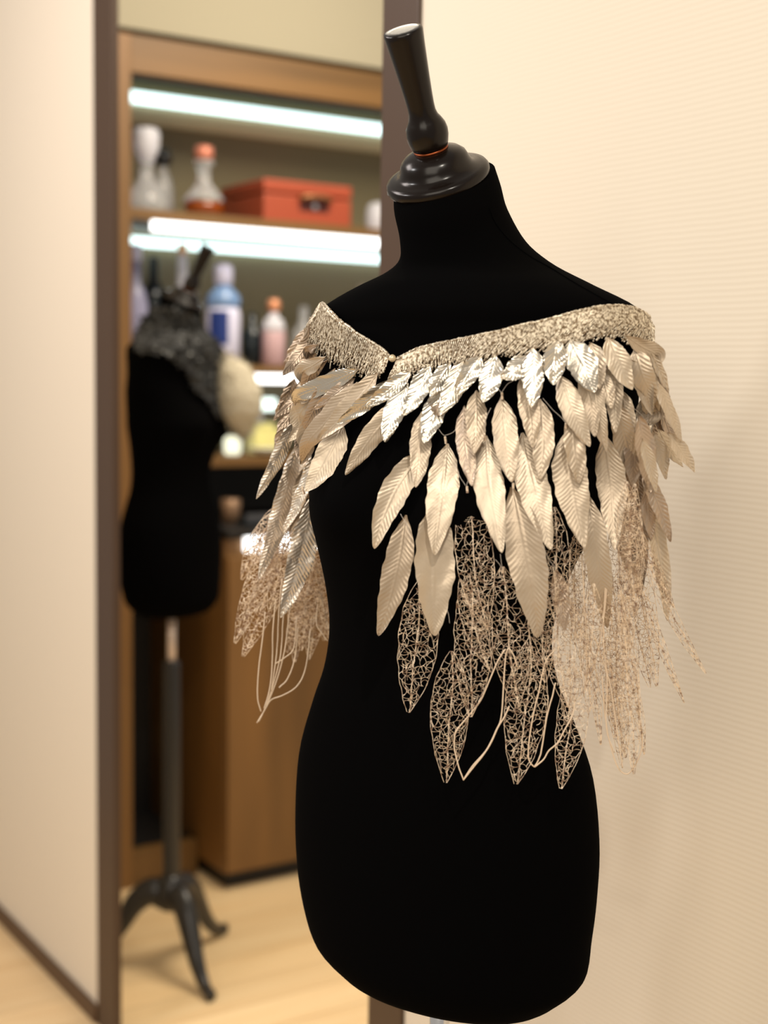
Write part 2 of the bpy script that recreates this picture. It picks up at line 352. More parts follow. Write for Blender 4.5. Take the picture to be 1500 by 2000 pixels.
# ------------------------------------------------------------------ dress forms
# z, half width, front, back, forward shift, sideways shift
PROF = [
 (1.6928, 0.0490, 0.0474, 0.0515, 0.0300, 0.0016),
 (1.6762, 0.0518, 0.0506, 0.0536, 0.0260, 0.0033),
 (1.6514, 0.0529, 0.0519, 0.0560, 0.0180, 0.0067),
 (1.6275, 0.0617, 0.0589, 0.0643, 0.0100, 0.0122),
 (1.6114, 0.0822, 0.0718, 0.0765, 0.0050, 0.0166),
 (1.5935, 0.1216, 0.0882, 0.0907, 0.0000, 0.0198),
 (1.5697, 0.1684, 0.1007, 0.0982, 0.0000, 0.0216),
 (1.5484, 0.1724, 0.0972, 0.0928, 0.0000, 0.0233),
 (1.5263, 0.1712, 0.0950, 0.0899, 0.0000, 0.0218),
 (1.4985, 0.1718, 0.0964, 0.0885, 0.0000, 0.0213),
 (1.4568, 0.1714, 0.1032, 0.0916, 0.0000, 0.0185),
 (1.4065, 0.1612, 0.1166, 0.0918, 0.0000, 0.0138),
 (1.3672, 0.1526, 0.1247, 0.0902, 0.0000, 0.0075),
 (1.3287, 0.1371, 0.1133, 0.0850, 0.0000, -0.0006),
 (1.2798, 0.1235, 0.0965, 0.0811, 0.0000, -0.0067),
 (1.2404, 0.1185, 0.0903, 0.0803, 0.0000, -0.0091),
 (1.2006, 0.1251, 0.0918, 0.0833, 0.0000, -0.0084),
 (1.1630, 0.1402, 0.0982, 0.0917, 0.0000, -0.0063),
 (1.1062, 0.1595, 0.1043, 0.1043, 0.0000, -0.0035),
 (1.0397, 0.1661, 0.1061, 0.1103, 0.0000, -0.0013),
 (0.9822, 0.1642, 0.1054, 0.1095, 0.0000, -0.0003),
 (0.9389, 0.1580, 0.1034, 0.1054, 0.0000, 0.0020),
 (0.9017, 0.1479, 0.0989, 0.0989, 0.0000, 0.0071),
 (0.8781, 0.1229, 0.0858, 0.0839, 0.0000, 0.0100),
 (0.8681, 0.1095, 0.0739, 0.0710, 0.0000, 0.0099),
]
def torso_mesh(prof, center, yaw, grow=0.0, hull=False, nz=110, k=72, tilt=.52, sc=(1, 1)):
    P = np.array(prof); P[:, 1:] *= sc[0]; P[:, 0] = 1.5+(P[:, 0]-1.5)*sc[1]
    if hull:
        P = P.copy(); i0 = int(np.argmax(P[:, 2]))
        for i in range(len(P)):
            if P[i, 0] < 1.40:
                P[i, 1] = max(P[i, 1], .180+(1.40-P[i, 0])*.02); P[i, 2] = max(P[i, 2], .130); P[i, 3] = max(P[i, 3], .105)
    C = catmull(P, nz)
    F = Vector((-math.sin(yaw), -math.cos(yaw), 0)); L = Vector((math.cos(yaw), -math.sin(yaw), 0))
    # yaw is measured relative to the camera's heading
    F = Matrix.Rotation(YAW, 3, 'Z') @ F; L = Matrix.Rotation(YAW, 3, 'Z') @ L
    vv = []
    for z, A, Bf, Bb, cf, lx in C:
        for j in range(k):
            a = 2*PI*j/k; ca, sa = math.cos(a), math.sin(a)
            ex = .92 if z < 1.55 else 1.0
            x = math.copysign(abs(ca)**ex, ca)*(A+grow)
            bf = (Bf if sa > 0 else Bb)+grow
            y = math.copysign(abs(sa)**ex, sa)*bf
            if not hull and sa > 0 and 1.28 < z < 1.5:     # bust
                g = math.exp(-((z-1.385)/.045)**2)
                y += .016*g*(math.exp(-((x-.075)/.045)**2)+math.exp(-((x+.075)/.045)**2))-.006*g*math.exp(-(x/.03)**2)
            y += cf
            wt = min(1, max(0, (z-1.585)/.07)); wt = wt*wt*(3-2*wt)
            zz = z-wt*tilt*(y-cf)
            p = Vector(center)+L*(x+lx)+F*y; vv.append((p.x, p.y, zz))
    f = [(i*k+j, (i+1)*k+j, (i+1)*k+(j+1) % k, i*k+(j+1) % k) for i in range(nz-1) for j in range(k)]
    f += [tuple(range(k)), tuple((nz-1)*k+j for j in range(k))[::-1]]
    return vv, f, F, L
def dress_form(center, yaw, label, tiltdeg, pole_top=.92, leg_yaw=0, colz=.76, polem=None, sc=(1, 1)):
    t = thing('dress_form', (center[0], center[1], 0), label, 'mannequin')
    vv, f, F, L = torso_mesh(PROF, center, yaw, sc=sc)
    MB().add(vv, f).build('torso', M['velvet'], t, True)
    ta = math.radians(tiltdeg)
    ax = (Vector((0, 0, 1))*math.cos(ta)+F*math.sin(ta)).normalized()
    base = Vector((center[0], center[1], 1.5+.192*sc[1]))+F*.034-L*.002
    s = math.sin
    cp = [(r_*.94, z_*.94) for r_, z_ in [(.03, -.004), (.049, -.003), (.0530, -.001), (.0545, .002), (.0545, .0065), (.0525, .0095), (.048, .0108), (.042, .012), (.0385, .015), (.0365, .020),
                (.034, .026), (.029, .0305), (.022, .033), (.019, .034), (.017, .0345)]]
    MB().lathe(cp, base, ax, 72).build('neck_cap', M['lacquer'], t, True)
    MB().lathe([(.013, .0315), (.0168, .032), (.0172, .0333), (.0168, .0346), (.013, .035)], base, ax, 48).build('neck_ring', M['copper'], t, True)
    fp = [(r_*.96, .0348+(z_-.0372)*.83) for r_, z_ in [(.014, .0372), (.0178, .0375), (.0190, .041), (.0208, .049), (.0212, .056), (.0200, .063), (.0172, .0695), (.0148, .074), (.0136, .080), (.0136, .088),
          (.0142, .100), (.0155, .120), (.0170, .140), (.0182, .156), (.0190, .166), (.0192, .1705), (.0186, .173), (.0172, .1735), (.012, .1736)]]
    MB().lathe(fp, base, ax, 56).build('finial', M['lacquer'], t, True)
    # stand
    c = center
    MB().lathe([(.0105, colz-.05), (.0105, 1.5-.61*sc[1])], (c[0], c[1], 0), k=24).build('pole', polem or M['chrome'], t, True)
    MB().lathe([(.021, .22), (.022, .25), (.0225, .5), (.0215, colz-.01), (.020, colz), (.012, colz+.001)], (c[0], c[1], 0), k=32).build('column', M['standblack'], t, True)
    MB().lathe([(.02, .15), (.032, .155), (.042, .17), (.044, .20), (.036, .225), (.026, .24), (.018, .245)], (c[0], c[1], 0), k=32).build('hub', M['standblack'], t, True)
    for i, a in enumerate(leg_yaw if isinstance(leg_yaw, (list, tuple)) else [leg_yaw+j*2*PI/3 for j in range(3)]):
        d = Vector((math.cos(a), math.sin(a), 0))
        pts = catmull([tuple(Vector((c[0], c[1], z))+d*r) for r, z in ((.015, .185), (.05, .198), (.09, .170), (.125, .115), (.16, .062), (.20, .026), (.24, .014))], 26)
        rr = np.interp(np.linspace(0, 1, 26), [0, .2, .6, .9, 1], [.036, .034, .022, .015, .016])
        MB().tube(pts, rr, 12, flat=.75).build('leg', M['standblack'], t, True)
    return t, F, L, base, ax
FG = (.826, 1.131, 0)
FYAW = math.radians(30)
form, F1, L1, nb, nax = dress_form(FG, FYAW, 'black velvet dress form with dark lacquered finial in front of ribbed wall', 31)
BG = (1.434, 3.127, 0)
polem = mat('pale_pole', lin(225, 205, 190), .35, .3)
cpt = dep(337, 1900, 3.45)
def adir(q): return math.atan2(q[1]-BG[1], q[0]-BG[0])
form2, F2, L2, nb2, nax2 = dress_form(BG, -math.radians(66), 'black dress form on tripod stand seen past the dark frame', 28, polem=polem, sc=(.97, .93), colz=.79,
    leg_yaw=[adir((1.429, 2.897)), adir((1.656, 3.249)), adir((1.22, 3.25))])

# seam on the torso
vv, f, _, _ = torso_mesh(PROF, FG, FYAW); bodyB = BVHTree.FromPolygons([Vector(v) for v in vv], f)
vv, f, _, _ = torso_mesh(PROF, FG, FYAW, hull=True, grow=.004); hullB = BVHTree.FromPolygons([Vector(v) for v in vv], f)
vv, f, _, _ = torso_mesh(PROF, BG, -math.radians(66), sc=(.97, .93)); body2B = BVHTree.FromPolygons([Vector(v) for v in vv], f)
def drape(px, py, off=0.0, B=None, D0=1.15, D1=1.75):
    B = B or hullB
    d = ray(px, py).normalized()
    h = B.ray_cast(CAM, d)
    if h[0] is not None: return h[0]+(h[1] if h[1].dot(d) < 0 else -h[1])*off*.6-d*off*.4, True
    best = None
    lo, hi = D0, D1
    for it in range(3):
        for q in np.linspace(lo, hi, 14):
            p = CAM+d*(q/d.dot(FWD)); n = B.find_nearest(p)
            if best is None or n[3] < best[0]: best = (n[3], q, p)
        s = (hi-lo)/13; lo, hi = best[1]-s, best[1]+s
    return best[2]-d*off, False
def seam(pix, name='seam'):
    pp = catmull(pix, 40); pts = [tuple(drape(x, y, .0004, bodyB)[0]) for x, y in pp]
    MB().tube(pts, .0007, 5).build(name, M['velvet'], form, True)
seam([(955, 405), (968, 436), (996, 470), (1034, 500), (1076, 524), (1118, 550), (1160, 574), (1196, 594)])

# ------------------------------------------------------------------ the cape
cape = thing('feather_cape', (FG[0], FG[1], 1.1), 'off shoulder cape of silver and champagne foil feathers with lace leaves', 'cape')
WT_ = ([0, .03, .08, .16, .28, .42, .56, .70, .82, .91, .96, .985, 1], [.07, .16, .42, .72, .94, 1.0, .95, .80, .58, .37, .23, .14, .03])
def center_curve(root, tip, bend, o0, o1, n, D=None, B=None):
    r = np.array(root, float); t = np.array(tip, float); d = t-r; pr = np.array([-d[1], d[0]])/np.hypot(*d)
    mid = (r+t)/2+pr*bend*2
    ctl = []
    for q in (0, .25, .5, .75, 1):
        p = (1-q)**2*r+2*q*(1-q)*mid+q*q*t
        off = o0+(o1-o0)*q**.7
        if D is None: ctl.append(drape(p[0], p[1], off, B)[0])
        else: ctl.append(dep(p[0], p[1], D[0]+(D[1]-D[0])*q))
    # smooth the depth so that the foil does not kink over the body
    ds = np.array([(c-CAM).dot(FWD) for c in ctl]); qs = np.linspace(0, 1, 5)
    co = np.polyfit(qs, ds, 2); dd = np.polyval(co, qs)
    ctl = [tuple(CAM+(c-CAM)*(dd[i]/ds[i])) for i, c in enumerate(ctl)]
    return catmull(ctl, n)
def frame(C, tilt, view=None):
    T = np.gradient(C, axis=0); T /= np.linalg.norm(T, axis=1)[:, None]
    V = C-np.array(CAM); V /= np.linalg.norm(V, axis=1)[:, None]
    S = np.cross(T, V); S /= np.linalg.norm(S, axis=1)[:, None]
    S2 = S+V*tilt; N = np.cross(S2, T); N /= np.linalg.norm(N, axis=1)[:, None]
    s = np.sign((N*V).sum(1)); N = -N*s[:, None]
    return T, S2, N
def feather(root, tip, wpx, m='champagne', bend=0, o0=.004, o1=.02, tilt=None, D=None, amp=1.0, name='feather', curl=0, label=None):
    C0 = center_curve(root, tip, bend, o0, o1, 12, D); L = float(np.linalg.norm(np.diff(C0, axis=0), axis=1).sum())
    n = max(50, int(L/.0010)); ns = 27
    C = center_curve(root, tip, bend, o0, o1, n, D)
    tilt = random.uniform(-.35, .35) if tilt is None else tilt
    T, S, N = frame(C, tilt)
    dist = np.linalg.norm(C-np.array(CAM), axis=1).mean(); W = wpx/FPX*dist/2
    t = np.linspace(0, 1, n); wv = np.interp(t, *WT_)*W
    ph = random.random()*6
    sk = random.uniform(-.08, .08)
    wl = wv*(1+.035*np.sin(t*23+ph)+.025*np.sin(t*47+ph*2)+sk); wr = wv*(1+.035*np.sin(t*19+ph*3)+.025*np.sin(t*53+ph)-sk)
    s = np.linspace(-1, 1, ns); SS, TT = np.meshgrid(s, t)
    x = np.where(SS < 0, SS*wl[:, None], SS*wr[:, None])
    arc = TT*L
    pitch = .0043*random.uniform(.85, 1.2)
    phase = (arc-random.uniform(1.3, 1.8)*np.abs(x)+6*x*x*random.uniform(1, 8))/pitch+.5*np.sin(TT*9+ph)*.6
    tri = np.abs((phase % 1)-.5)*2
    env = np.clip(np.abs(SS)*5, 0, 1)*np.clip((1-np.abs(SS))*5+.35, 0, 1)*np.clip(TT*8, 0, 1)
    a_ = .00080*amp
    h = a_*tri*env*(.85+.3*np.sin(TT*13+SS*3+ph))
    h += .0009*np.exp(-(SS/.07)**2)*(1-TT*.6)
    h += random.uniform(-.06, .16)*W*SS**2*1.5-.0005*np.sin(TT*7+ph)*SS
    h += .0006*amp*np.sin(TT*17+SS*4+ph*2)*np.abs(SS)
    if curl: h += curl*L*np.clip(TT-.55, 0, 1)**2*SS
    vv = C[:, None]+x[:, :, None]*S[:, None]+h[:, :, None]*N[:, None]
    f = [(i*ns+j, i*ns+j+1, (i+1)*ns+j+1, (i+1)*ns+j) for i in range(n-1) for j in range(ns-1)]
    o = MB().add(vv, f).build(name, M[m], cape, True)
    if label: o['label'] = label
    # wire wrap at the root
    return o
def lace(root, tip, wpx, bend=0, o0=.002, o1=.008, tilt=None, D=None, dens=1.0, thick=1.0):
    C0 = center_curve(root, tip, bend, o0, o1, 12, D); L = float(np.linalg.norm(np.diff(C0, axis=0), axis=1).sum())
    n = 60; C = center_curve(root, tip, bend, o0, o1, n, D)
    tilt = random.uniform(-.3, .3) if tilt is None else tilt
    T, S, N = frame(C, tilt)
    dist = np.linalg.norm(C-np.array(CAM), axis=1).mean(); W = wpx/FPX*dist/2
    Wm = max(W, .008)      # narrow ones are folded: same wire, squeezed
    tt = np.linspace(0, 1, n)
    wprof = lambda t: np.interp(t, [0, .06, .2, .4, .6, .8, .93, 1], [.07, .34, .78, 1, .96, .66, .30, .08])
    def mapp(y, x):        # y along (0..L), x across in metres of Wm
        t = np.clip(y/L, 0, 1); lim = wprof(t)*Wm; x = np.clip(x, -lim, lim)
        u = t*(n-1); k = np.minimum(u.astype(int), n-2); fr = (u-k)[:, None]
        c = C[k]*(1-fr)+C[k+1]*fr; s_ = S[k]*(1-fr)+S[k+1]*fr; nn = N[k]*(1-fr)+N[k+1]*fr
        z = .0008*np.sin(y*260+x*300)+.0006*np.sin(x*420+y*90) - .25*x*x/Wm
        return c+s_*(x*W/Wm)[:, None]+nn*z[:, None]
    mb = MB(); r0 = .00024*thick
    for sg in (-1, 1):
        y = np.linspace(0, L, 46); x = sg*(wprof(y/L)*Wm)*(1+.03*np.sin(y*300+sg))
        mb.tube(mapp(y, x), r0*1.25, 3, False)
    for q in range(2):
        y = np.linspace(0, L, 60); x = .0006*np.sin(y*900+q*PI)+.0012*np.sin(y*60)
        mb.tube(mapp(y, x), r0*1.25, 3, False)
    area_ = L*Wm*1.5
    # the net: knots on a jittered grid, joined by short bowed wires
    g = .0050/math.sqrt(min(max(dens, .8), 1.3)); K = {}
    nr, nc = int(L/g)+1, int(2*Wm/g)+2
    for a_ in range(nr):
        for b_ in range(nc):
            yk = (a_+random.uniform(-.38, .38))*g; xk = -Wm+(b_-.5*(a_ % 2)+random.uniform(-.38, .38))*g
            if 0 <= yk <= L and abs(xk) < wprof(yk/L)*Wm*1.12: K[(a_, b_)] = (yk, xk)
    for (a_, b_), (y0, x0) in K.items():
        for nb in ((a_, b_+1), (a_+1, b_), (a_+1, b_+1-2*(a_ % 2))):
            if nb in K and random.random() < .78:
                y1, x1 = K[nb]; q = np.linspace(0, 1, 5); c_ = random.uniform(-.0013, .0013)*np.sin(q*PI); l_ = math.hypot(y1-y0, x1-x0)+1e-9
                mb.tube(mapp(y0+(y1-y0)*q+c_*(x1-x0)/l_, x0+(x1-x0)*q-c_*(y1-y0)/l_), r0*random.uniform(.75, 1.1), 3, False)
    for i in range(int(area_/.00018*dens)):          # loops
        t = random.uniform(.03, .97); lim = wprof(t)*Wm; x0 = random.uniform(-1, 1)*lim
        R = random.uniform(.0028, .0085); a = np.linspace(0, random.uniform(2.4, 6.3), 12)+random.random()*6
        mb.tube(mapp(t*L+R*np.sin(a)*random.uniform(.7, 1.2), x0+R*np.cos(a)), r0*random.uniform(.75, 1.1), 3, False)
    for i in range(int(area_/.00020*dens)):          # linking threads
        t = random.uniform(.02, .95); lim = wprof(t)*Wm; x0 = random.uniform(-1, 1)*lim
        a = random.uniform(0, 2*PI); l = random.uniform(.006, .022); q = np.linspace(0, 1, 6); c_ = random.uniform(-.004, .004)
        mb.tube(mapp(t*L+np.sin(a)*l*q+c_*np.sin(q*PI)*math.cos(a), x0+np.cos(a)*l*q-c_*np.sin(q*PI)*math.sin(a)), r0*random.uniform(.6, .95), 3, False)
    return mb.build('lace_leaf', M['wire'], cape)
def cord(pix, off=.012, r=.0007, D=None, name='cord', m='cord', n=40):
    pp = catmull(pix, n); pts = []
    for i, (x, y) in enumerate(pp):
        p = drape(x, y, off)[0] if D is None else dep(x, y, D)
        pts.append(tuple(p+Vector((random.uniform(-1, 1), random.uniform(-1, 1), random.uniform(-1, 1)))*.0002*(m == 'cord')))
    P = np.array(pts)
    if len(P) > 5:
        for _ in range(2): P[1:-1] = (P[:-2]+P[1:-1]*2+P[2:])/4
    return MB().tube(P, r, 5).build(name, M[m], cape, True)

S_ = 'silver'; T_ = 'champagne_shaded'
# --- lowest first: lace leaves over the body
LACE = [((916,956),(949,1228),74,4),((820,1135),(803,1388),78,-6),((919,1119),(921,1396),76,-4),((884,1270),(873,1525),74,-4),((981,1105),(1009,1378),80,2),
 ((1034,1245),(1005,1527),82,-6),((1080,993),(1084,1215),56,0),((1076,1103),(1098,1378),66,2),((1118,1290),(1087,1536),60,-6),((900,1130),(960,1310),40,3),((1050,1130),(1060,1330),50,0)]
for i, (r, t, w_, b_) in enumerate(LACE):
    lace(r, t, w_, b_, o0=.004+.0015*(i % 4), o1=.010+.002*(i % 3))
# --- lace hanging past the right side of the form
LR = [((1224,940),(1240,1200),50,0,1.9),((1240,945),(1225,1290),46,2,1.8),((1238,1000),(1378,1315),24,14,1.2),((1240,1110),(1336,1372),18,4,1.2),((1238,1040),(1283,1340),44,2,1.2),
 ((1222,1080),(1269,1343),42,3,1.2),((1210,1150),(1248,1346),26,2,1.1),((1108,1160),(1173,1454),24,-12,1.4),((1140,1000),(1148,1330),66,0,1),((1118,1120),(1108,1410),52,-3,1.1),
 ((1172,1050),(1190,1400),54,2,1),((1196,1220),(1213,1494),40,-2,1.3),((1212,1190),(1238,1512),38,-4,1.5),((1218,1290),(1258,1473),22,-6,1.3),((1190,1140),(1200,1440),44,0,1.2),
 ((1252,1040),(1317,1187),20,2,1),((1130,960),(1120,1250),50,0,1),((1208,960),(1212,1240),44,-2,1.6),((1160,1140),(1150,1390),46,0,1.1),((1228,1000),(1216,1330),44,0,1.6),((1186,1290),(1222,1480),34,-4,1.3)]
for i, (r, t, w_, b_, dn) in enumerate(LR):
    D = (1.235+.012*(i % 6), 1.265+.012*(i % 6))
    lace(r, t, w_, b_, D=D, dens=dn*.9, thick=1.0)
# --- left side lace, behind the waist
LL = [((560,1010),(459,1256),48,4,1.2),((580,1040),(475,1282),54,4,1.2),((535,1000),(472,1132),38,3,1),((530,1045),(478,1079),14,1,1),((534,1090),(476,1190),16,1,1),((600,960),(525,1190),54,2,1.5),
 ((622,1030),(588,1270),54,2,1.5),((636,1050),(603,1288),48,0,1.5),((650,1070),(632,1252),44,-2,1.5),((600,1050),(575,1292),44,2,1.4),((618,1150),(645,1254),16,-3,1),((570,960),(520,1150),48,2,1.5),((630,1090),(560,1275),40,3,1.2),
 ((548,985),(486,1120),46,2,1.2)]
for i, (r, t, w_, b_, dn) in enumerate(LL):
    lace(r, t, w_, b_, D=(1.50+.01*(i % 5), 1.52+.012*(i % 5)), dens=dn*.8, thick=1.5)

# --- foil feathers: root, tip, width, material, bend, layer offsets
FE = [
 # third row and lower
 ((795,1007),(749,1237),56,'champagne',-8,1),((848,985),(853,1237),78,'champagne',0,1),((1001,953),(1045,1238),76,'champagne',-6,1.5),((1144,964),(1170,1222),50,'champagne',-2,1),
 ((1084,1110),(1096,1228),34,T_,0,.4),
 ((832,882),(745,1068),56,'champagne',12,2),((877,868),(857,1078),62,'champagne',-2,2.3),((951,852),(981,1073),60,'champagne',6,2),((1020,846),(1069,1066),64,'champagne',6,2),
 ((1108,838),(1128,1062),68,'champagne',10,2),((1177,846),(1182,1066),58,'champagne',0,2),((1195,780),(1222,945),44,'champagne',2,3),
 # second row
 ((829,806),(824,962),42,'champagne',-4,3),((800,780),(694,937),44,'champagne',6,3),((934,764),(933,891),42,'champagne',-4,3.4),((910,793),(927,956),38,T_,4,2.6),((982,776),(997,948),50,'champagne',-1,3.4),
 ((1055,780),(1050,937),46,'champagne',-6,2.6),((1024,722),(1039,876),42,'champagne',-4,3.2),((1092,732),(1138,866),46,'champagne',2,3.4),((1112,800),(1115,941),42,'champagne',0,3),
 ((1150,712),(1164,873),36,'champagne',2,3.4),((1168,727),(1178,797),32,'champagne',2,3.5),((1206,760),(1213,880),36,'champagne',0,2.4),((1140,720),(1150,850),40,'champagne',0,2.6),((1190,700),(1186,840),36,'champagne',0,2.6),
 ((862,760),(868,818),34,T_,0,2.8),
 # first row, silver
 ((778,742),(682,834),32,S_,-3,4),((812,726),(737,802),32,S_,-3,4.2),((806,750),(772,872),42,S_,3,4.4),((848,716),(808,819),40,S_,-3,4.5),((868,764),(843,874),44,S_,-2,4),((889,711),(858,784),36,S_,2,4.8),
 ((910,706),(874,818),42,S_,-3,4.2),((946,696),(908,778),38,S_,2,4.6),((972,694),(952,791),46,S_,-2,4.3),((1030,694),(986,740),42,S_,-8,5),
 ((1044,678),(1038,799),44,S_,-3,5),((1088,664),(1078,755),46,S_,2,4.7),((1110,662),(1146,767),58,S_,-3,5),((1176,656),(1206,760),46,'champagne',2,5),
 ((1150,668),(1158,760),40,'champagne',0,3.9),
 # right shoulder
 ((1208,655),(1290,724),36,'champagne',-2,5),((1224,680),(1244,783),46,'champagne',4,4.4),((1218,700),(1240,806),34,'champagne',-4,4),((1252,748),(1268,858),36,'champagne',0,3.4),((1238,768),(1262,842),34,'champagne',-2,3.6),
 ((1236,690),(1252,800),36,'champagne',0,4.0)]
for i, (r, t, w_, m_, b_, ly) in enumerate(FE):
    base = .006+ly*.0042
    lower = ly < 2.5
    feather(r, t, w_, m_, b_, o0=max(.003, base-.010)+random.uniform(0, .001), o1=base+.006+random.uniform(-.001, .001), tilt=random.uniform(-.25, .25),
            amp=1.25 if m_ == S_ else 1.0, label='bright silver foil feather' if m_ == S_ else None)
# right side, hanging free of the form  (root, tip, width, mat, bend, depth)
FR = [((1271,690),(1305,765),18,'champagne',-2,1.27),((1280,727),(1307,797),16,T_,-2,1.29),((1278,740),(1331,862),24,'champagne',-3,1.27),((1303,845),(1356,923),26,'champagne',-2,1.28),
 ((1285,838),(1334,912),26,'champagne',3,1.30),((1277,845),(1300,936),26,'champagne',-2,1.29),((1265,812),(1306,902),16,T_,2,1.31),((1247,812),(1268,962),38,T_,-2,1.26),((1253,856),(1281,962),24,'champagne',-2,1.25),
 ((1253,916),(1309,1058),30,T_,-5,1.27),((1256,946),(1302,1212),34,'champagne',-8,1.29),((1262,950),(1272,1056),26,T_,0,1.28),((1240,830),(1236,950),40,T_,0,1.27),((1290,800),(1325,900),22,T_,-2,1.32),
 ((1266,700),(1292,820),30,'champagne',-2,1.30),((1262,760),(1296,880),30,T_,-2,1.32),((1230,890),(1228,1010),34,T_,0,1.285),
 ((1222,900),(1226,1120),54,T_,0,1.40),((1245,900),(1248,1170),44,T_,0,1.41),((1205,930),(1210,1080),40,T_,0,1.39)]
for i, (r, t, w_, m_, b_, D) in enumerate(FR):
    feather(r, t, w_, m_, b_, D=(D, D+.01), tilt=random.uniform(.2, .9))
# left side
FL = [((714,722),(577,793),36,S_,-3,4.6),((747,731),(648,864),42,'champagne',-6,4),((706,748),(590,902),44,'champagne',-6,3.2),((675,828),(615,970),54,'champagne',-7,2.4),((644,754),(563,863),38,'champagne',-3,3.4),
 ((650,746),(593,799),26,'champagne',-3,4.2),((650,704),(537,817),30,T_,-4,3.8),((650,698),(580,755),30,'champagne',-3,4.6),((616,644),(552,732),32,T_,-4,4.4),((636,672),(574,719),22,T_,-3,4.2),
 ((600,758),(541,845),24,T_,-3,3),((700,740),(636,803),26,T_,-2,3),((597,838),(583,898),36,T_,-2,2.2),((633,795),(588,906),34,'champagne',-3,2.6),((660,720),(608,850),34,T_,-3,2.4)]
for i, (r, t, w_, m_, b_, ly) in enumerate(FL):
    base = .004+ly*.004
    feather(r, t, w_, m_, b_, o0=max(.003, base-.008), o1=base+.006, tilt=random.uniform(-.5, .1), amp=1.2 if m_ == S_ else .9, label='bright silver foil feather' if m_ == S_ else None)
FL2 = [((563,756),(535,822),18,T_,-2,1.50),((582,800),(500,974),28,'crinkle',-5,1.46),((577,870),(505,1130),40,'crinkle',-7,1.485),((621,872),(553,1044),26,'crinkle',-5,1.455),((609,966),(548,1206),52,'crinkle',-9,1.45),
 ((590,880),(548,1020),34,'crinkle',-4,1.49),((560,800),(536,880),22,T_,-2,1.50),((598,640),(556,710),20,T_,-2,1.49),((575,740),(545,800),26,T_,-2,1.49),((600,900),(566,1040),30,'champagne',-2,1.48)]
for i, (r, t, w_, m_, b_, D) in enumerate(FL2):
    feather(r, t, w_, m_, b_, D=(D, D+.01), tilt=random.uniform(-.6, .6), amp=2.2, label='bright silver foil feather' if m_ == 'crinkle' else None)

# --- cords
cord([(986,1264),(970,1290),(953,1334),(940,1364),(919,1393),(894,1424),(890,1450),(893,1470),(900,1498),(907,1519)])
cord([(907,1519),(925,1492),(953,1458),(967,1425),(978,1400),(982,1350),(988,1266),(1000,1275),(1008,1300)])
cord([(907,1519),(930,1490),(955,1455),(970,1420),(985,1395),(992,1375)], off=.014)
cord([(1076,1267),(1062,1285),(1054,1312),(1045,1360),(1037,1396),(1030,1440),(1028,1466),(1031,1485),(1040,1494)])
cord([(1040,1494),(1048,1480),(1054,1452),(1062,1400),(1070,1368),(1078,1330)])
cord([(1040,1494),(1055,1480),(1066,1462),(1082,1446),(1098,1415),(1110,1390),(1112,1370)], off=.014)
cord([(1240,1296),(1244,1330),(1249,1400),(1256,1444),(1250,1475),(1238,1498),(1225,1513),(1208,1502),(1196,1470),(1186,1430),(1180,1380),(1176,1320)], D=1.27)
for c_ in ([(1176,1000),(1186,1120),(1176,1230),(1160,1300),(1142,1345)], [(1184,1120),(1178,1240),(1186,1330),(1184,1420),(1200,1470)], [(1160,1240),(1190,1330),(1204,1420),(1216,1500)],
           [(1136,1080),(1140,1160),(1146,1290),(1140,1360)]): cord(c_, D=1.26, r=.0006)
for c_ in ([(565,1200),(556,1270),(540,1330),(520,1380),(505,1410)], [(600,1290),(590,1325),(575,1345),(548,1360),(530,1366),(518,1385),(502,1412)], [(512,1255),(506,1300),(503,1360),(510,1390)],
           [(533,1230),(532,1290),(527,1345),(516,1384)], [(576,1285),(562,1325),(545,1343)], [(553,1210),(548,1280),(533,1340),(520,1378)], [(574,1265),(555,1285),(538,1296)],
           [(545,1190),(541,1270),(530,1350)], [(618,1215),(628,1235),(640,1252)]): cord([(c_[0][0]+6, c_[0][1]-60)]+c_, D=1.51, r=.0007)
# --- nylon threads
for c_ in ([(945,792),(925,820),(905,835),(895,850),(877,856)], [(866,840),(872,850),(877,856)], [(1015,722),(1008,745),(996,752),(984,770)], [(975,757),(981,764),(984,770)],
           [(965,800),(955,822),(951,850)], [(895,915),(905,935),(914,955)], [(923,938),(918,948),(916,956)], [(795,1010),(808,1030),(815,1060)], [(968,1085),(975,1093),(981,1105)],
           [(978,1075),(980,1092),(981,1105)], [(1060,780),(1075,800),(1088,812),(1101,828)], [(1190,770),(1210,790),(1230,808),(1238,825)], [(1238,825),(1242,850),(1236,880),(1233,920)],
           [(1204,716),(1210,704),(1218,695)], [(1053,1060),(1066,1085),(1075,1103)], [(877,1180),(882,1195),(884,1212)], [(1240,800),(1240,830),(1246,850)]):
    cord(c_, off=.022, r=.00022, name='thread', m='thread', n=14)
for p_ in ((877,862),(984,774),(951,856),(1001,950),(916,960),(981,1107),(1101,832),(607,965)):    # wire wraps where the threads grip
    a, b_ = drape(p_[0], p_[1]-5, .018)[0], drape(p_[0], p_[1]+7, .014)[0]
    MB().tube(catmull([tuple(a), tuple((a+b_)/2), tuple(b_)], 12), np.array([.0008, .0013]*6), 6).build('wire_wrap', M['wire'], cape)

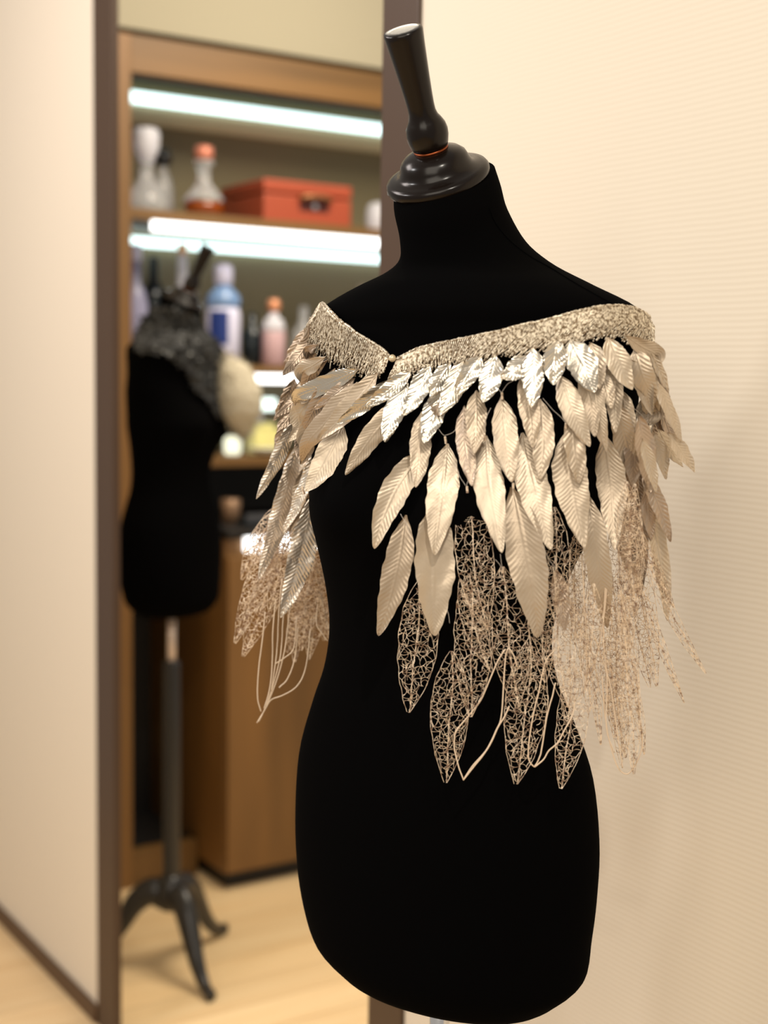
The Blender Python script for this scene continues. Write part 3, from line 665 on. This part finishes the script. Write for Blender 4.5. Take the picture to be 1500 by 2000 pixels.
# --- beaded band
TOPR = [(779,700),(793,693),(820,680),(870,668),(950,651),(1020,636),(1100,615),(1150,604),(1200,600),(1240,606),(1264,620),(1277,640)]
BOTR = [(768,738),(785,734),(815,728),(860,714),(900,706),(950,697),(1000,688),(1050,680),(1100,672),(1150,660),(1200,656),(1240,668),(1276,688)]
TOPL = [(764,696),(752,683),(730,668),(700,650),(672,628),(652,610),(640,600),(632,594),(626,592)]
BOTL = [(756,728),(735,738),(712,730),(685,718),(660,706),(640,690),(622,668),(608,648),(600,636)]
def smooth3(P, k=4):
    P = P.copy()
    for _ in range(k): P[1:-1] = (P[:-2]+P[1:-1]*2+P[2:])/4
    return P
def band(top, bot, N):
    a = catmull(top, N); b = catmull(bot, N)
    A = smooth3(np.array([tuple(drape(x, y, .004)[0]) for x, y in a])); B = smooth3(np.array([tuple(drape(x, y, .009)[0]) for x, y in b]))
    return A, B
aR, bR = band(TOPR, BOTR, 200); aL, bL = band(TOPL, BOTL, 84)
# run behind the shoulders: from the right end round the back to the left end
def backp(ang, z, g):
    A, Bk = .178+g, .100+g
    p = Vector(FG)+L1*(A*math.cos(ang))-F1*(Bk*math.sin(ang)); return (p.x, p.y, z)
zt = (aR[-1][2]+aL[-1][2])/2
bt = catmull([tuple(aR[-1]), backp(.35, zt-.004, .006), backp(.9, zt-.010, .006), backp(PI/2, zt-.014, .006), backp(PI-.9, zt-.010, .006), backp(PI-.35, zt-.004, .006), tuple(aL[-1])], 110)
bb_ = catmull([tuple(bR[-1]), backp(.35, zt-.024, .010), backp(.9, zt-.018, .010), backp(PI/2, zt-.016, .010), backp(PI-.9, zt-.018, .010), backp(PI-.35, zt-.022, .010), tuple(bL[-1])], 110)
mb = MB(); mk = MB()
for A, B, fr in ((aR, bR, 1), (aL, bL, 1), (bt, bb_, 1)):
    n = len(A)
    q = np.linspace(0, 1, 5)
    V = A[:, None]*(1-q)[None, :, None]+B[:, None]*q[None, :, None]*.97+A[:, None]*q[None, :, None]*.03
    out = np.array(CAM)
    nrm = (V.reshape(-1, 3)-np.array([FG[0], FG[1], 0])); nrm[:, 2] = 0; nrm /= np.linalg.norm(nrm, axis=1)[:, None]
    V = V.reshape(-1, 3)-nrm*.0009
    mk.add(V, [(i*5+j, i*5+j+1, (i+1)*5+j+1, (i+1)*5+j) for i in range(n-1) for j in range(4)])
    for i in range(n):
        c_ = np.array([FG[0], FG[1], 0]); nr = A[i]-c_; nr[2] = 0; nr /= np.linalg.norm(nr)
        ln = 1+random.uniform(-.05, .22)*(random.random() < .8)
        m_ = 11; qq = np.linspace(0, ln, m_)[:, None]
        P = A[i]*(1-qq)+B[i]*qq
        P += nr*(.0004+rng.normal(0, .00035, (m_, 1))*np.clip(qq*1.6, .3, 1.2))
        tang = (A[min(i+1, n-1)]-A[max(i-1, 0)]); tang /= np.linalg.norm(tang)
        P += tang*rng.normal(0, .0010, (m_, 1))*np.clip(qq*1.7-.7, .06, 1)
        rr = np.where(np.arange(m_) % 2 == 0, .00082, .00060)*rng.uniform(.85, 1.15, m_)
        mb.tube(P, rr, 5)
    # rolled cord along the top edge
    mb.tube(smooth3(A, 2)+rng.normal(0, .00015, A.shape), .0014*rng.uniform(.8, 1.2, n), 6)
    for i in range(n*2):      # loose beads
        k = random.randrange(n); q_ = random.uniform(.55, 1.15); p = A[k]*(1-q_)+B[k]*q_
        nr = p-np.array([FG[0], FG[1], 0]); nr[2] = 0; nr /= np.linalg.norm(nr); p = p+nr*random.uniform(.0008, .0022)
        r = random.uniform(.0006, .0011)
        mb.add([p+np.array(d)*r for d in ((1,0,0),(-1,0,0),(0,1,0),(0,-1,0),(0,0,1),(0,0,-1))], [(0,2,4),(2,1,4),(1,3,4),(3,0,4),(2,0,5),(1,2,5),(3,1,5),(0,3,5)])
mk.build('band_lining', M['knit'], cape, True)
mb.build('beaded_band', M['bead'], cape, True)
cb = drape(771, 700, .007)[0]
u = MB()
prof = [(.0005, -.0036)]+[(.0036*math.sin(a), -.0036*math.cos(a)) for a in np.linspace(.2, PI-.2, 10)]+[(.0005, .0036)]
u.lathe(prof, cb, k=18); u.build('clasp_bead', mat('pearl_bead', lin(225, 205, 170), .25, .3), cape, True)
MB().tube(catmull([tuple(drape(x, y, .006)[0]) for x, y in ((756,694),(764,699),(778,701),(786,699))], 12), .0009, 6).build('clasp_loop', M['bead'], cape, True)

# ------------------------------------------------------------------ sequin collar on the far form
col = thing('sequin_collar', (BG[0], BG[1], 1.3), 'wide black sequin collar draped over far dress form shoulders', 'collar')
poly = [(268,690),(262,660),(276,622),(300,600),(340,600),(370,612),(402,640),(430,690),(446,750),(458,812),(462,845),(440,830),(410,800),(382,768),(355,722),(325,695),(295,688)]
def inside(x, y):
    c = False; n = len(poly)
    for i in range(n):
        x0, y0 = poly[i]; x1, y1 = poly[(i+1) % n]
        if (y0 > y) != (y1 > y) and x < (x1-x0)*(y-y0)/(y1-y0)+x0: c = not c
    return c
gx, gy = np.arange(256, 470, 4), np.arange(594, 852, 4)
idx = {}; V = []; Fc = []
for yy in gy:
    for xx in gx:
        if inside(xx, yy):
            p, hit = drape(float(xx), float(yy), .014, body2B, 3.1, 3.9); idx[(xx, yy)] = len(V); V.append(tuple(p))
for (xx, yy), i in idx.items():
    q = [idx.get((xx+4, yy)), idx.get((xx+4, yy+4)), idx.get((xx, yy+4))]
    if None not in q: Fc.append((i, *q))
VV = np.array(V)
sh = MB().add(V, Fc).build('collar_cloth', mat('black_cloth', (.01, .01, .011), .7), col, True)
sh.modifiers.new('thick', 'SOLIDIFY').thickness = .003
seq = MB()
for i in range(1500):
    p = VV[random.randrange(len(VV))]+rng.normal(0, .003, 3); d = np.array(CAM)-p; d /= np.linalg.norm(d); p = p+d*.004
    nrm = d+rng.normal(0, .5, 3); nrm /= np.linalg.norm(nrm); a = np.cross(nrm, (0, 0, 1)); a /= np.linalg.norm(a); b_ = np.cross(nrm, a); r = .0045
    seq.add([p+a*r*math.cos(q)+b_*r*math.sin(q) for q in np.arange(6)*PI/3], [(0, 1, 2, 3, 4, 5)])
tag(seq.build('sequins', mat('black_sequin', (.05, .05, .048), .35, .6), col), kind='stuff')
# cream fur stole on the chest of the far form
st = thing('fur_stole', tuple(dep(470, 830, 3.42)), 'cream fluffy stole bulging in front of the far dress form', 'stole')
fur = mat('cream_fur', lin(186, 176, 154), .9); bump(fur, 60, 1, .01)
pts = catmull([tuple(dep(x, y, 3.40)) for x, y in ((445,700),(458,735),(466,770),(470,800),(474,828),(476,850))], 22)
mbf = MB(); mbf.tube(pts, np.interp(np.linspace(0, 1, 22), [0, .12, .4, .65, .85, 1], [.012, .040, .058, .052, .026, .008]), 22)
mbf.build('stole_body', fur, st, True)
hb = MB()
for i in range(1600):
    k = random.randrange(22); R = np.interp(k/21, [0, .12, .4, .65, .85, 1], [.012, .040, .058, .052, .026, .008])
    d = rng.normal(0, 1, 3); d /= np.linalg.norm(d); p = pts[k]+d*R*.93; q = p+d*random.uniform(.006, .014)+rng.normal(0, .002, 3)
    s_ = np.cross(d, rng.normal(0, 1, 3)); s_ /= np.linalg.norm(s_)
    hb.add([p-s_*.0012, p+s_*.0012, q], [(0, 1, 2)])
tag(hb.build('fur_pile', fur, st), kind='stuff')
